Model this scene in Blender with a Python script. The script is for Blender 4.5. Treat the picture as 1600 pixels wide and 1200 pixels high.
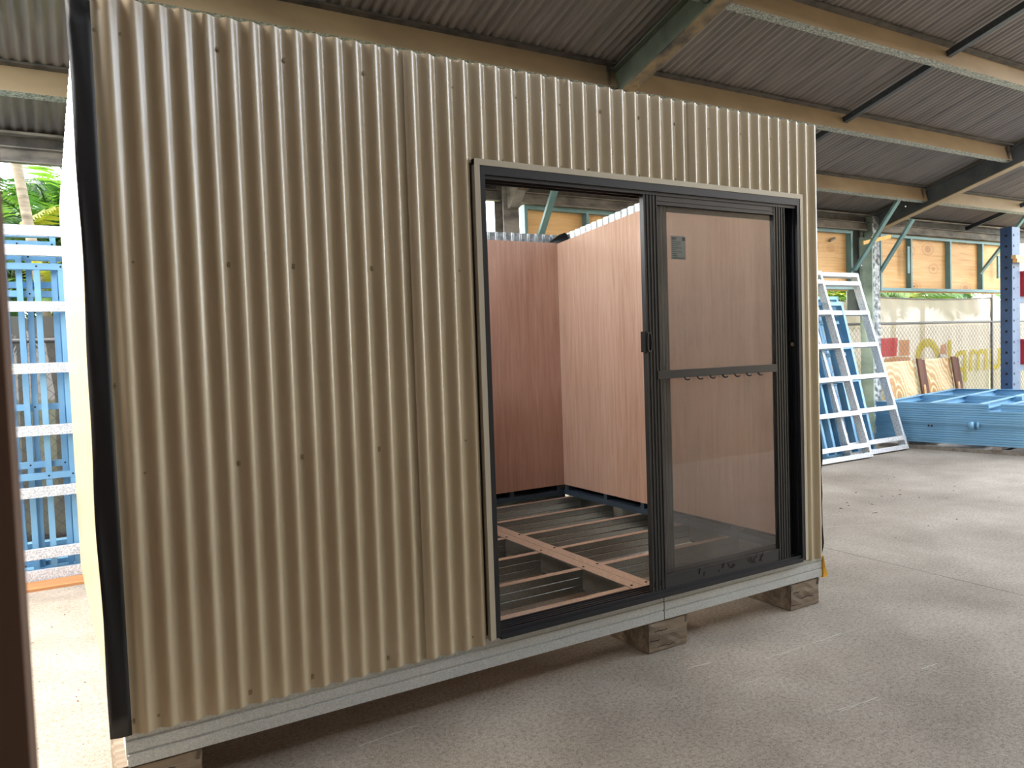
import bpy, math, random
from mathutils import Vector, Matrix
random.seed(7)
C = bpy.context.scene.collection
for o in list(bpy.data.objects): bpy.data.objects.remove(o)
S = bpy.context.scene

# ------------------------------------------------------------------ camera, sky, sun, exposure
cam_d = bpy.data.cameras.new('camera'); cam = bpy.data.objects.new('camera', cam_d); C.objects.link(cam)
yaw, pit, rol = 0.53327, -0.04553, -0.03416
fw = Vector((math.sin(yaw)*math.cos(pit), math.cos(yaw)*math.cos(pit), math.sin(pit)))
rt = Vector((math.cos(yaw), -math.sin(yaw), 0)); up = rt.cross(fw)
r2 = math.cos(rol)*rt + math.sin(rol)*up; u2 = -math.sin(rol)*rt + math.cos(rol)*up
mw = Matrix((r2, u2, -fw)).transposed().to_4x4(); mw.translation = Vector((-0.1314, -2.8362, 1.5256))
cam.matrix_world = mw
cam_d.sensor_width = 36; cam_d.lens = 36*1187/1600; cam_d.clip_start = .05
cam_d.dof.use_dof = True; cam_d.dof.focus_distance = 4.5; cam_d.dof.aperture_fstop = 7
S.camera = cam

SUN_EL, SUN_AZ = math.radians(54), Vector((-0.87, 0.49))      # where the sun stands: left, a little behind the cabin
world = bpy.data.worlds.new('World'); S.world = world; world.use_nodes = True
wn = world.node_tree; wn.nodes.clear()
wo = wn.nodes.new('ShaderNodeOutputWorld'); bg = wn.nodes.new('ShaderNodeBackground'); sky = wn.nodes.new('ShaderNodeTexSky')
sky.sky_type = 'NISHITA'; sky.sun_disc = False; sky.sun_elevation = SUN_EL
sky.sun_rotation = math.atan2(SUN_AZ.x, SUN_AZ.y); sky.dust_density = 4; sky.air_density = 1.2; sky.ozone_density = .6
mixw = wn.nodes.new('ShaderNodeMixRGB'); mixw.inputs[0].default_value = .55; mixw.inputs[2].default_value = (4.1, 4.1, 4.1, 1)
wn.links.new(sky.outputs[0], mixw.inputs[1]); wn.links.new(mixw.outputs[0], bg.inputs[0]); wn.links.new(bg.outputs[0], wo.inputs[0])
bg.inputs[1].default_value = 1.85
sd = bpy.data.lights.new('sun', 'SUN'); so = bpy.data.objects.new('sun', sd); C.objects.link(so)
sd.energy = 1.3; sd.angle = math.radians(1.5); sd.color = (1, .95, .86)
sv = Vector((SUN_AZ.x*math.cos(SUN_EL), SUN_AZ.y*math.cos(SUN_EL), math.sin(SUN_EL)))
so.rotation_euler = sv.to_track_quat('Z', 'Y').to_euler(); so.location = (-6, 3, 9)
S.view_settings.view_transform = 'Standard'; S.view_settings.look = 'None'
S.view_settings.gamma = 1; S.view_settings.exposure = 0.4; S.view_settings.use_curve_mapping = False

# ------------------------------------------------------------------ materials
def lin(r, g, b):
    f = lambda c: (c/255/12.92) if c/255 <= .04045 else ((c/255+.055)/1.055)**2.4
    return (f(r), f(g), f(b), 1)
def mat(name, rgb, rough=.5, metal=0, spec=.5):
    m = bpy.data.materials.new(name); m.use_nodes = True
    b = m.node_tree.nodes['Principled BSDF']
    b.inputs['Base Color'].default_value = lin(*rgb); b.inputs['Roughness'].default_value = rough
    b.inputs['Metallic'].default_value = metal; b.inputs['Specular IOR Level'].default_value = spec
    return m
def N(m, t, **k):
    n = m.node_tree.nodes.new(t)
    for a, v in k.items():
        if a in n.inputs: n.inputs[a].default_value = v
        else: setattr(n, a, v)
    return n
def L(m, a, b): m.node_tree.links.new(a, b)
def coords(m, scale=(1, 1, 1), gen='Object'):
    tc = N(m, 'ShaderNodeTexCoord'); mp = N(m, 'ShaderNodeMapping'); mp.inputs['Scale'].default_value = scale
    L(m, tc.outputs[gen], mp.inputs[0]); return mp.outputs[0]
def ramp(m, fac, stops):
    r = N(m, 'ShaderNodeValToRGB'); e = r.color_ramp.elements
    while len(e) < len(stops): e.new(.5)
    for q, (p, c) in zip(e, stops): q.position = p; q.color = lin(*c) if max(c) > 1 or c == (0, 0, 0) else (*c, 1)
    L(m, fac, r.inputs[0]); return r.outputs[0]
def mottled(name, stops, scale=(6, 6, 6), detail=6, rough=.5, metal=0, spec=.5, bump=0, noise=1.0, dist=0, nrough=.55):
    m = mat(name, (128, 128, 128), rough, metal, spec); b = m.node_tree.nodes['Principled BSDF']
    v = coords(m, scale); n = N(m, 'ShaderNodeTexNoise', Scale=noise, Detail=detail, Roughness=nrough, Distortion=dist)
    L(m, v, n.inputs['Vector']); L(m, ramp(m, n.outputs[0], stops), b.inputs['Base Color'])
    if bump:
        bp = N(m, 'ShaderNodeBump', Strength=bump, Distance=.01); L(m, n.outputs[0], bp.inputs['Height']); L(m, bp.outputs[0], b.inputs['Normal'])
    return m
def galv(name, a, b_, scale=90, rough=.38, metal=.75, mott=.35):
    m = mat(name, (170, 175, 178), rough, metal); b = m.node_tree.nodes['Principled BSDF']
    v = coords(m); n = N(m, 'ShaderNodeTexVoronoi', Scale=scale); L(m, v, n.inputs['Vector'])
    n2 = N(m, 'ShaderNodeTexNoise', Scale=3, Detail=4); L(m, v, n2.inputs['Vector'])
    mx = N(m, 'ShaderNodeMixRGB'); mx.blend_type = 'MULTIPLY'; mx.inputs[0].default_value = mott
    L(m, ramp(m, n.outputs['Color'], [(.2, a), (.8, b_)]), mx.inputs[1]); L(m, n2.outputs[0], mx.inputs[2]); L(m, mx.outputs[0], b.inputs['Base Color'])
    return m
M = {}
M['cream'] = mottled('cream_paint', [(.3, (180, 165, 134)), (.7, (188, 174, 144))], (2, 2, 2), 3, rough=.3, spec=.6)
_b = M['cream'].node_tree.nodes['Principled BSDF']; _b.inputs['Coat Weight'].default_value = .5; _b.inputs['Coat Roughness'].default_value = .12
M['trim'] = mat('cream_trim', (190, 182, 160), .4)
M['zinc'] = galv('zinc_sheet', (150, 156, 158), (190, 194, 196), 40, .32, .55)
M['galv'] = galv('galvanised_steel', (186, 192, 190), (214, 218, 214), 240, .45, .25, .15)
M['galvb'] = galv('bright_galvanised', (184, 188, 190), (246, 248, 248), 150, .45, .15, .2)
M['joist'] = galv('joist_steel', (166, 168, 162), (188, 190, 184), 160, .28, .85, .2)
M['flange'] = galv('joist_flange', (206, 184, 164), (224, 202, 180), 100, .45, .35, .1)
M['roof'] = mottled('weathered_roof_iron', [(.25, (86, 83, 82)), (.5, (118, 113, 109)), (.8, (138, 132, 127))], (14, 1.2, 1.2), 8, rough=.5, metal=.25)
M['tan'] = mottled('tan_primer', [(.3, (138, 120, 96)), (.7, (156, 138, 110))], (2, 2, 5), 5, rough=.55)
M['speck'] = mottled('speckled_galv', [(.35, (88, 94, 92)), (.5, (136, 142, 136)), (.65, (176, 178, 168))], (60, 60, 60), 4, rough=.6, metal=.2)
M['green'] = mottled('green_steel', [(.3, (80, 88, 80)), (.6, (102, 110, 100)), (.8, (118, 122, 110))], (5, 5, 5), 8, rough=.5)
M['rust'] = mottled('rusted_flange', [(.35, (58, 54, 54)), (.5, (112, 98, 78)), (.62, (140, 118, 88)), (.75, (70, 62, 60))], (5, 5, 5), 9, rough=.75)
M['dkblue'] = mottled('dark_blue_steel', [(.3, (40, 46, 54)), (.7, (58, 66, 74))], (30, 30, 30), 4, rough=.5)
M['eave'] = mottled('dirty_eave_steel', [(.3, (74, 70, 66)), (.55, (128, 122, 114)), (.75, (150, 144, 134))], (3, 8, 8), 8, rough=.7)
M['eaved'] = mottled('dark_eave_strip', [(.3, (48, 48, 50)), (.6, (84, 80, 76))], (8, 8, 8), 8, rough=.7)
M['colgreen'] = mottled('pale_green_steel', [(.35, (120, 140, 126)), (.6, (158, 176, 160))], (2, 2, 4), 5, rough=.5)
M['colgrey'] = mottled('flaked_grey_steel', [(.4, (84, 92, 94)), (.5, (150, 156, 156)), (.6, (196, 198, 196))], (14, 14, 14), 8, rough=.7)
M['teal'] = mottled('teal_steel', [(.3, (84, 122, 124)), (.7, (112, 150, 150))], (3, 3, 3), 4, rough=.45)
M['blue'] = mottled('blue_coated_steel', [(.3, (104, 154, 190)), (.7, (130, 180, 210))], (2, 2, 2), 4, rough=.4, metal=.15)
M['bluedk'] = mottled('rack_blue_paint', [(.3, (36, 62, 96)), (.7, (52, 82, 116))], (3, 3, 3), 5, rough=.45)
M['black'] = mottled('black_membrane', [(.35, (14, 16, 18)), (.7, (26, 28, 31))], (4, 4, 4), 8, rough=.5, bump=.25)
M['alu'] = mat('black_powder_coat', (50, 51, 51), .36, 0, .5)
M['alud'] = mat('black_powder_coat_satin', (30, 33, 38), .42)
M['foil'] = mat('dark_foil', (34, 40, 48), .25, .5)
M['plate'] = mat('dark_blue_frame_steel', (70, 86, 98), .45, .2)
M['dark'] = mat('hole_dark', (12, 12, 12), .8)
M['yellow'] = mottled('yellow_plastic', [(.3, (222, 160, 30)), (.7, (240, 186, 52))], (20, 20, 20), 3, rough=.5)
M['post'] = mottled('dark_brown_timber', [(.3, (92, 70, 56)), (.7, (118, 92, 74))], (6, 6, 1), 5, rough=.8)
M['red'] = mat('red_box', (188, 48, 52), .5)
M['board'] = mottled('weathered_orange_board', [(.3, (170, 110, 66)), (.7, (206, 146, 92))], (1, 12, 12), 6, rough=.8)
M['beam'] = mottled('grey_bearer_timber', [(.3, (112, 104, 94)), (.7, (150, 142, 130))], (2, 14, 14), 7, rough=.85)
M['brown'] = mottled('brown_stained_timber', [(.3, (84, 54, 42)), (.7, (126, 86, 66))], (8, 8, 1), 6, rough=.8)
M['wire'] = mat('fence_wire', (70, 68, 66), .6, .2)
M['pipe'] = mat('fence_pipe', (86, 84, 82), .5, .2)
M['scratch'] = mat('pale_scratch', (184, 177, 164), .8)
M['ink'] = mat('marker_ink', (38, 46, 56), .7)
M['print'] = mat('label_print', (60, 62, 60), .7)
M['bark'] = mottled('pale_palm_bark', [(.3, (98, 86, 68)), (.6, (142, 128, 106)), (.8, (168, 154, 130))], (3, 3, 16), 8, rough=.9)
M['cane'] = mottled('yellow_green_cane', [(.3, (120, 128, 60)), (.7, (178, 172, 80))], (2, 2, 10), 4, rough=.6)
def leafmat(name, rgb):
    m = mat(name, rgb, .45); b = m.node_tree.nodes['Principled BSDF']; o = m.node_tree.nodes['Material Output']
    t = N(m, 'ShaderNodeBsdfTranslucent'); c = lin(*rgb); t.inputs[0].default_value = (min(1, c[0]*1.5), min(1, c[1]*1.5), c[2], 1)
    mx = N(m, 'ShaderNodeMixShader'); mx.inputs[0].default_value = .45
    L(m, b.outputs[0], mx.inputs[1]); L(m, t.outputs[0], mx.inputs[2]); L(m, mx.outputs[0], o.inputs[0]); return m
M['leaf'] = leafmat('palm_leaf', (72, 104, 38)); M['leafd'] = leafmat('dark_palm_leaf', (44, 76, 34)); M['leafy'] = leafmat('yellow_palm_leaf', (136, 138, 48))
M['grass'] = mottled('outside_grass', [(.3, (84, 100, 52)), (.7, (140, 142, 92))], (1, 1, 1), 8, rough=.9)
def woodgrain(name, dark, mid, light, knots=False, vert=True, k=1.0):
    m = mat(name, mid, .55, 0, .35); b = m.node_tree.nodes['Principled BSDF']
    v = coords(m, (26*k, 26*k, 1.4*k) if vert else (.9*k, 20*k, 20*k))
    n = N(m, 'ShaderNodeTexNoise', Scale=1.6, Detail=9, Roughness=.62, Distortion=.5); L(m, v, n.inputs['Vector'])
    v2 = coords(m, (2.4*k, 2.4*k, .5*k) if vert else (.5, 2.5, 2.5)); n2 = N(m, 'ShaderNodeTexNoise', Scale=1.2, Detail=3); L(m, v2, n2.inputs['Vector'])
    mx = N(m, 'ShaderNodeMixRGB'); mx.inputs[0].default_value = .4
    L(m, n.outputs[0], mx.inputs[1]); L(m, n2.outputs[0], mx.inputs[2])
    col = ramp(m, mx.outputs[0], [(.3, dark), (.5, mid), (.72, light)])
    if knots:
        v3 = coords(m, (1.6, 1.6, 2.6) if knots == 2 else (2.4, 2.4, 1.5)); vo = N(m, 'ShaderNodeTexVoronoi', Scale=1.0); L(m, v3, vo.inputs['Vector'])
        kr = ramp(m, vo.outputs['Distance'], [(.045, (0, 0, 0)), (.10, (255, 255, 255))])
        rr = [(.12, (200, 200, 200)), (.42, (0, 0, 0))] if knots == 2 else [(.2, (255, 255, 255)), (.95, (90, 90, 90))]; wv = N(m, 'ShaderNodeMath', operation='SINE'); ml = N(m, 'ShaderNodeMath', operation='MULTIPLY'); ml.inputs[1].default_value = 48
        ad = N(m, 'ShaderNodeMath', operation='ADD'); L(m, vo.outputs['Distance'], ml.inputs[0]); L(m, ml.outputs[0], ad.inputs[0])
        m3 = N(m, 'ShaderNodeMath', operation='MULTIPLY'); m3.inputs[1].default_value = 9; L(m, n2.outputs[0], m3.inputs[0]); L(m, m3.outputs[0], ad.inputs[1]); L(m, ad.outputs[0], wv.inputs[0])
        wr = ramp(m, wv.outputs[0], [(.0, (196, 160, 116)), (.9, (255, 250, 240))])
        mm = N(m, 'ShaderNodeMixRGB'); mm.blend_type = 'MULTIPLY'; L(m, ramp(m, vo.outputs['Distance'], rr), mm.inputs[0]); L(m, col, mm.inputs[1]); L(m, wr, mm.inputs[2])
        mk = N(m, 'ShaderNodeMixRGB'); mk.inputs[1].default_value = lin(110, 62, 36); L(m, kr, mk.inputs[0]); L(m, mm.outputs[0], mk.inputs[2]); col = mk.outputs[0]
    L(m, col, b.inputs['Base Color']); return m
M['ply'] = woodgrain('red_veneer_ply', (182, 144, 118), (206, 168, 142), (222, 190, 166))
M['plyd'] = woodgrain('darker_veneer_ply', (172, 130, 108), (196, 154, 132), (212, 174, 152))
M['yply'] = woodgrain('yellow_pine_ply', (196, 142, 84), (222, 176, 116), (236, 198, 142), knots=2, vert=False)
M['wply'] = woodgrain('white_pine_ply', (204, 172, 124), (228, 206, 164), (240, 226, 194), knots=3, vert=False)
M['block'] = woodgrain('weathered_block', (74, 64, 53), (122, 109, 92), (164, 150, 128), vert=False)
M['blockend'] = mottled('sawn_block_end', [(.3, (66, 60, 54)), (.7, (110, 100, 88))], (12, 12, 12), 6, rough=.9)
# concrete
def concrete():
    m = mat('concrete', (150, 142, 130), .85, 0, .3); b = m.node_tree.nodes['Principled BSDF']
    v = coords(m); a = N(m, 'ShaderNodeTexNoise', Scale=1.1, Detail=8, Roughness=.6); L(m, v, a.inputs['Vector'])
    f = N(m, 'ShaderNodeTexNoise', Scale=170, Detail=3, Roughness=.8); L(m, v, f.inputs['Vector'])
    c = ramp(m, a.outputs[0], [(.3, (150, 142, 129)), (.5, (174, 165, 152)), (.7, (194, 186, 173))])
    g = ramp(m, f.outputs[0], [(.33, (140, 136, 132)), (.47, (236, 234, 230)), (.68, (255, 255, 255))])
    mx = N(m, 'ShaderNodeMixRGB'); mx.blend_type = 'MULTIPLY'; mx.inputs[0].default_value = .85; L(m, c, mx.inputs[1]); L(m, g, mx.inputs[2])
    v2 = coords(m, (1.2, 5, 1)); s = N(m, 'ShaderNodeTexNoise', Scale=2.2, Detail=10, Roughness=.75, Distortion=1.2); L(m, v2, s.inputs['Vector'])
    sc = ramp(m, s.outputs[0], [(.62, (0, 0, 0)), (.7, (255, 255, 255))])
    m2 = N(m, 'ShaderNodeMixRGB'); m2.inputs[2].default_value = lin(196, 188, 172)
    ms = N(m, 'ShaderNodeMath', operation='MULTIPLY'); ms.inputs[1].default_value = .55; L(m, sc, ms.inputs[0]); L(m, ms.outputs[0], m2.inputs[0]); L(m, mx.outputs[0], m2.inputs[1])
    v4 = coords(m, (1, 1, 1)); d = N(m, 'ShaderNodeTexVoronoi', Scale=22); L(m, v4, d.inputs['Vector'])
    dr = ramp(m, d.outputs['Distance'], [(.05, (120, 114, 106)), (.08, (255, 255, 255))])
    m3 = N(m, 'ShaderNodeMixRGB'); m3.blend_type = 'MULTIPLY'; m3.inputs[0].default_value = .6; L(m, m2.outputs[0], m3.inputs[1]); L(m, dr, m3.inputs[2])
    g2 = N(m, 'ShaderNodeTexNoise', Scale=55, Detail=6, Roughness=.85); L(m, v, g2.inputs['Vector'])
    gr = ramp(m, g2.outputs[0], [(.36, (150, 146, 140)), (.5, (232, 230, 227)), (.64, (255, 255, 255))])
    m4 = N(m, 'ShaderNodeMixRGB'); m4.blend_type = 'MULTIPLY'; m4.inputs[0].default_value = .8; L(m, m3.outputs[0], m4.inputs[1]); L(m, gr, m4.inputs[2])
    L(m, m4.outputs[0], b.inputs['Base Color'])
    bp = N(m, 'ShaderNodeBump', Strength=.35, Distance=.004); L(m, f.outputs[0], bp.inputs['Height']); L(m, bp.outputs[0], b.inputs['Normal']); return m
M['concrete'] = concrete()
def glassmat():
    m = bpy.data.materials.new('dusty_glass'); m.use_nodes = True; nt = m.node_tree; nt.nodes.clear()
    o = N(m, 'ShaderNodeOutputMaterial'); t = N(m, 'ShaderNodeBsdfTransparent'); t.inputs[0].default_value = (.84, .83, .82, 1)
    g = N(m, 'ShaderNodeBsdfGlossy', Roughness=.03); d = N(m, 'ShaderNodeBsdfDiffuse'); d.inputs[0].default_value = (.5, .49, .46, 1)
    fr = N(m, 'ShaderNodeFresnel', IOR=1.45); ge = N(m, 'ShaderNodeNewGeometry'); mr = N(m, 'ShaderNodeMapRange'); mr.inputs[3].default_value = 1.45; mr.inputs[4].default_value = 1/1.45
    L(m, ge.outputs['Backfacing'], mr.inputs[0]); L(m, mr.outputs[0], fr.inputs['IOR']); mx = N(m, 'ShaderNodeMixShader'); mx2 = N(m, 'ShaderNodeMixShader')
    v = coords(m); n = N(m, 'ShaderNodeTexNoise', Scale=2.2, Detail=5); L(m, v, n.inputs['Vector'])
    ms = N(m, 'ShaderNodeMath', operation='MULTIPLY'); ms.inputs[1].default_value = .14; L(m, n.outputs[0], ms.inputs[0])
    L(m, ms.outputs[0], mx.inputs[0]); L(m, t.outputs[0], mx.inputs[1]); L(m, d.outputs[0], mx.inputs[2])
    L(m, fr.outputs[0], mx2.inputs[0]); L(m, mx.outputs[0], mx2.inputs[1]); L(m, g.outputs[0], mx2.inputs[2]); L(m, mx2.outputs[0], o.inputs[0]); return m
M['glass'] = glassmat()
def clothmat(name, rgb, transp, transl):
    m = bpy.data.materials.new(name); m.use_nodes = True; nt = m.node_tree; nt.nodes.clear()
    o = N(m, 'ShaderNodeOutputMaterial'); t = N(m, 'ShaderNodeBsdfTransparent'); d = N(m, 'ShaderNodeBsdfDiffuse'); d.inputs[0].default_value = lin(*rgb)
    tl = N(m, 'ShaderNodeBsdfTranslucent'); tl.inputs[0].default_value = lin(*rgb)
    a = N(m, 'ShaderNodeMixShader'); a.inputs[0].default_value = transl; b = N(m, 'ShaderNodeMixShader'); b.inputs[0].default_value = transp
    L(m, d.outputs[0], a.inputs[1]); L(m, tl.outputs[0], a.inputs[2]); L(m, a.outputs[0], b.inputs[1]); L(m, t.outputs[0], b.inputs[2]); L(m, b.outputs[0], o.inputs[0]); return m
M['cloth'] = clothmat('beige_shade_cloth', (158, 150, 132), .05, .24)
M['clothtop'] = clothmat('folded_shade_cloth', (164, 157, 142), .07, .2)
M['clothd'] = clothmat('grey_shade_cloth', (104, 100, 94), .05, .10)
M['letter'] = clothmat('yellow_lettering', (206, 190, 72), .45, .35)
M['letterr'] = clothmat('red_print', (206, 70, 78), .4, .35)
M['lettero'] = clothmat('orange_print', (204, 146, 100), .5, .35)
M['letterw'] = clothmat('white_print', (214, 210, 208), .1, .35)
M['sticker'] = clothmat('grey_paper_label', (150, 154, 148), .12, .2)

# ------------------------------------------------------------------ mesh helpers
class MB:
    def __init__(s): s.v = []; s.f = []
    def box(s, x0, x1, y0, y1, z0, z1):
        n = len(s.v); s.v += [(x, y, z) for z in (z0, z1) for y in (y0, y1) for x in (x0, x1)]
        s.f += [tuple(n+i for i in q) for q in ((0, 2, 3, 1), (4, 5, 7, 6), (0, 1, 5, 4), (2, 6, 7, 3), (0, 4, 6, 2), (1, 3, 7, 5))]; return s
    def bar(s, a, b, w, h, upv=(0, 0, 1)):
        a, b = Vector(a), Vector(b); d = (b-a).normalized(); x = d.cross(Vector(upv)).normalized(); y = x.cross(d); n = len(s.v)
        for p in (a, b):
            for i, j in ((-1, -1), (1, -1), (1, 1), (-1, 1)): s.v.append(tuple(p+x*i*w/2+y*j*h/2))
        s.f += [tuple(n+i for i in q) for q in ((0, 3, 2, 1), (4, 5, 6, 7), (0, 1, 5, 4), (1, 2, 6, 5), (2, 3, 7, 6), (3, 0, 4, 7))]; return s
    def extrude(s, prof, a, b, X, Y, closed=True):
        """profile points (p,q) on axes X,Y swept from a to b"""
        a, b, X, Y = Vector(a), Vector(b), Vector(X), Vector(Y); n = len(s.v); k = len(prof)
        for p in (a, b): s.v += [tuple(p+X*u+Y*w) for u, w in prof]
        for i in range(k if closed else k-1): s.f.append((n+i, n+(i+1) % k, n+k+(i+1) % k, n+k+i))
        if closed: s.f += [tuple(n+i for i in reversed(range(k))), tuple(n+k+i for i in range(k))]
        return s
    def tube(s, pts, r, k=6, caps=True):
        pts = [Vector(p) for p in pts]; n = len(s.v); rs = r if isinstance(r, (list, tuple)) else [r]*len(pts)
        for i, p in enumerate(pts):
            d = (pts[min(i+1, len(pts)-1)]-pts[max(i-1, 0)]).normalized(); x = d.cross(Vector((0, 0, 1)))
            if x.length < 1e-3: x = d.cross(Vector((1, 0, 0)))
            x.normalize(); y = d.cross(x)
            s.v += [tuple(p+rs[i]*(x*math.cos(2*math.pi*j/k)+y*math.sin(2*math.pi*j/k))) for j in range(k)]
        for i in range(len(pts)-1):
            for j in range(k): s.f.append((n+i*k+j, n+i*k+(j+1) % k, n+(i+1)*k+(j+1) % k, n+(i+1)*k+j))
        if caps: s.f += [tuple(n+j for j in reversed(range(k))), tuple(n+(len(pts)-1)*k+j for j in range(k))]
        return s
    def grid(s, rows):
        n = len(s.v); k = len(rows[0])
        for r in rows: s.v += [tuple(p) for p in r]
        for i in range(len(rows)-1):
            for j in range(k-1): s.f.append((n+i*k+j, n+i*k+j+1, n+(i+1)*k+j+1, n+(i+1)*k+j))
        return s
    def build(s, name, m, parent=None, smooth=False, loc=None):
        me = bpy.data.meshes.new(name); me.from_pydata(s.v, [], s.f); me.update()
        if isinstance(m, str): m = M[m]
        me.materials.append(m)
        if smooth: me.polygons.foreach_set('use_smooth', [True]*len(me.polygons))
        o = bpy.data.objects.new(name, me); C.objects.link(o)
        if parent: o.parent = parent
        if loc: o.location = loc
        return o
def empty(name, loc=(0, 0, 0), rot=(0, 0, 0)):
    o = bpy.data.objects.new(name, None); C.objects.link(o); o.location = loc; o.rotation_euler = rot; o.empty_display_size = .1; return o
def tag(o, label, cat, group=None):
    o['label'] = label; o['category'] = cat
    if group: o['group'] = group
    return o
def struct(o): o['kind'] = 'structure'; return o
def lab(o, l): o['label'] = l; return o
def inst(me, name, parent, loc=(0, 0, 0), rot=(0, 0, 0)):
    o = bpy.data.objects.new(name, me); C.objects.link(o); o.parent = parent; o.location = loc; o.rotation_euler = rot; return o
def cprof(w, d, t=.004, lip=.012):
    """C section: web on X=0 side of depth d in Y... returns closed outline (u across web w, v depth d)"""
    return [(0, 0), (w, 0), (w, d), (w-lip, d), (w-lip, d-t), (w-t, d-t), (w-t, t), (t, t), (t, d-t), (lip, d-t), (lip, d), (0, d)]

P = .0762; AMP = .0085
# ------------------------------------------------------------------ floor, ground
f = MB()
f.box(-3.2, 4.588, -9.6, 4.9, -.12, 0); slab1 = f.build('floor', 'concrete'); struct(slab1)
f = MB().box(4.594, 19, -9.6, 4.9, -.12, 0); o = f.build('slab', 'concrete', slab1)
f = MB().box(4.588, 4.594, -9.6, 4.9, -.12, -.004); o = f.build('joint', 'beam', slab1)
g = MB().box(-40, 50, -40, 40, -.2, -.13).build('ground', 'grass'); struct(g)

nb = struct(MB().box(-2.75, -2.6, -8, 14, -.15, 2.8).build('wall_sky_block', 'beam'))     # unseen wall, added to cut the sky light on the left
SC = (([2.693, -0.347], [3.261, -0.353]), ([2.525, -0.865], [2.766, -0.887]), ([2.53, -0.875], [2.755, -0.9]), ([2.414, -0.482], [2.534, -0.478]), ([3.182, -0.826], [3.293, -0.835]), ([0.784, -0.012], [1.037, 0.01]),
      ([2.32, -0.218], [2.457, -0.226]), ([4.816, 0.439], [4.833, 0.259]), ([2.691, -1.361], [2.729, -1.419]), ([5.0, 1.2], [5.6, .9]), ([5.3, 1.5], [5.6, 1.35]))
rs = random.Random(3)
for a, b in SC:
    m = MB(); n = 9; q = [(a[0]+(b[0]-a[0])*i/n+rs.uniform(-.004, .004), a[1]+(b[1]-a[1])*i/n+rs.uniform(-.004, .004)) for i in range(n+1)]
    dx, dy = b[0]-a[0], b[1]-a[1]; l = math.hypot(dx, dy); ox_, oy_ = -dy/l, dx/l
    m.grid([[(x+s_*ox_*w_, y+s_*oy_*w_, .0012) for s_ in (-1, 1)] for (x, y), w_ in zip(q, [rs.uniform(.0012, .0032) for _ in q])])
    m.build('scratch', 'scratch', slab1)
m = MB()
for k in range(70):      # dry leaf crumbs
    x, y = (rs.uniform(5.2, 8.4), rs.uniform(-.2, 2.2)) if k < 48 else (rs.uniform(-.35, -.08), rs.uniform(.3, 2.6)); r_ = rs.uniform(.006, .022) if k < 48 else rs.uniform(.003, .009); a = rs.uniform(0, 6.3)
    n = len(m.v); m.v += [(x+r_*math.cos(a), y+r_*math.sin(a), .002), (x-r_*.3*math.sin(a), y+r_*.3*math.cos(a), .008), (x-r_*math.cos(a), y-r_*math.sin(a), .002), (x+r_*.35*math.sin(a), y-r_*.35*math.cos(a), .003)]; m.f.append((n, n+1, n+2, n+3))
lc = m.build('leaf_litter', 'brown'); tag(lc, 'dark dry leaf crumbs scattered over the concrete floor', 'litter'); lc['kind'] = 'stuff'
# ------------------------------------------------------------------ shed roof
ceil = struct(empty('ceiling'))
SL = .28; RZ = lambda y: 4.654-SL*y       # roof underside line at purlin tops
sl = math.hypot(1, SL); nrm = Vector((0, SL/sl, 1/sl))
YB, YF = 4.75, -4.3
X0 = -1.0
def roof_sheet(i):
    x0 = X0+i*10*P; n = 10*10+6; m = MB(); rows = []
    cut_short = i in CUT_SHEETS; yl = max(-.75, min(-3.55+.477*x0, 3.2))
    for y in ((yl, yl+.4*(YB-yl), yl+.7*(YB-yl), YB) if cut_short else (YF, -1, 1.4, YB)):
        rows.append([Vector((x0+j*P/10, y, RZ(y)))+nrm*(AMP*(1+math.cos(2*math.pi*j/10))+(.0015 if i % 2 else 0)+.001) for j in range(n)])
    m.grid(rows); return m.build('roof_sheet', 'roof', ceil, True)
CUT_SHEETS = tuple(range(9, 23))     # unseen part of the roof, cut short to let light in at right
for i in range(23): roof_sheet(i)
RAFX = (4.18, 10.72)
def zpur(y, x0, x1):
    d, t, fl, lip = .2, .004, .07, .018
    U = Vector((0, 1, -SL))/sl; W = Vector((0, SL, 1))/sl
    # web at u=0, top flange towards -Y (front), bottom flange towards +Y (back)
    prof = [(0, 0), (-fl, 0), (-fl, -lip), (-fl+t, -lip), (-fl+t, -t), (-t, -t), (-t, -d), (fl, -d), (fl, -d+lip), (fl-t, -d+lip), (fl-t, -d+t), (0, -d+t)]
    w = MB().extrude(prof, (x0, y, RZ(y)), (x1, y, RZ(y)), U, W).build('purlin', 'tan', ceil)
    w.data.materials.append(M['speck']); w.data.materials.append(M['eaved'])
    for pl in w.data.polygons:
        if abs(pl.normal.x) > .9: continue
        c = Vector(pl.center)-Vector((0, y, RZ(y)))
        q = c.dot(W)
        if q < -d+.012: pl.material_index = 1
        elif q > -.022: pl.material_index = 2
    return w
bays = [(-2.4, RAFX[0]-.03), (RAFX[0]+.03, RAFX[1]-.03), (RAFX[1]+.03, 17)]
for y in (3.62, 2.49, 1.37, .25, -.87, -1.99, -3.1):
    for a, b in bays:
        b = min(b, 16.2, max(6.0, (y+3.4)/.477)); a = max(a, X0+.05)
        if b-a < .3: continue
        zpur(y, a, b)
        if a > 0:      # cleat plate and bolts at the rafter
            MB().box(a+.0, a+.012, y-.055, y-.004, RZ(y)-.19, RZ(y)-.03).build('cleat', 'eaved', ceil)
        if b < 16 and abs(b-10.69) < .01 or abs(b-4.15) < .01:
            MB().box(b-.30, b-.288, y-.012, y-.003, RZ(y)-.19, RZ(y)-.03).build('cleat', 'eaved', ceil)
            MB().box(b-.11, b-.07, y-.055, y-.003, RZ(y)-.2, RZ(y)-.02).build('cleat', 'rust', ceil)
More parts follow.
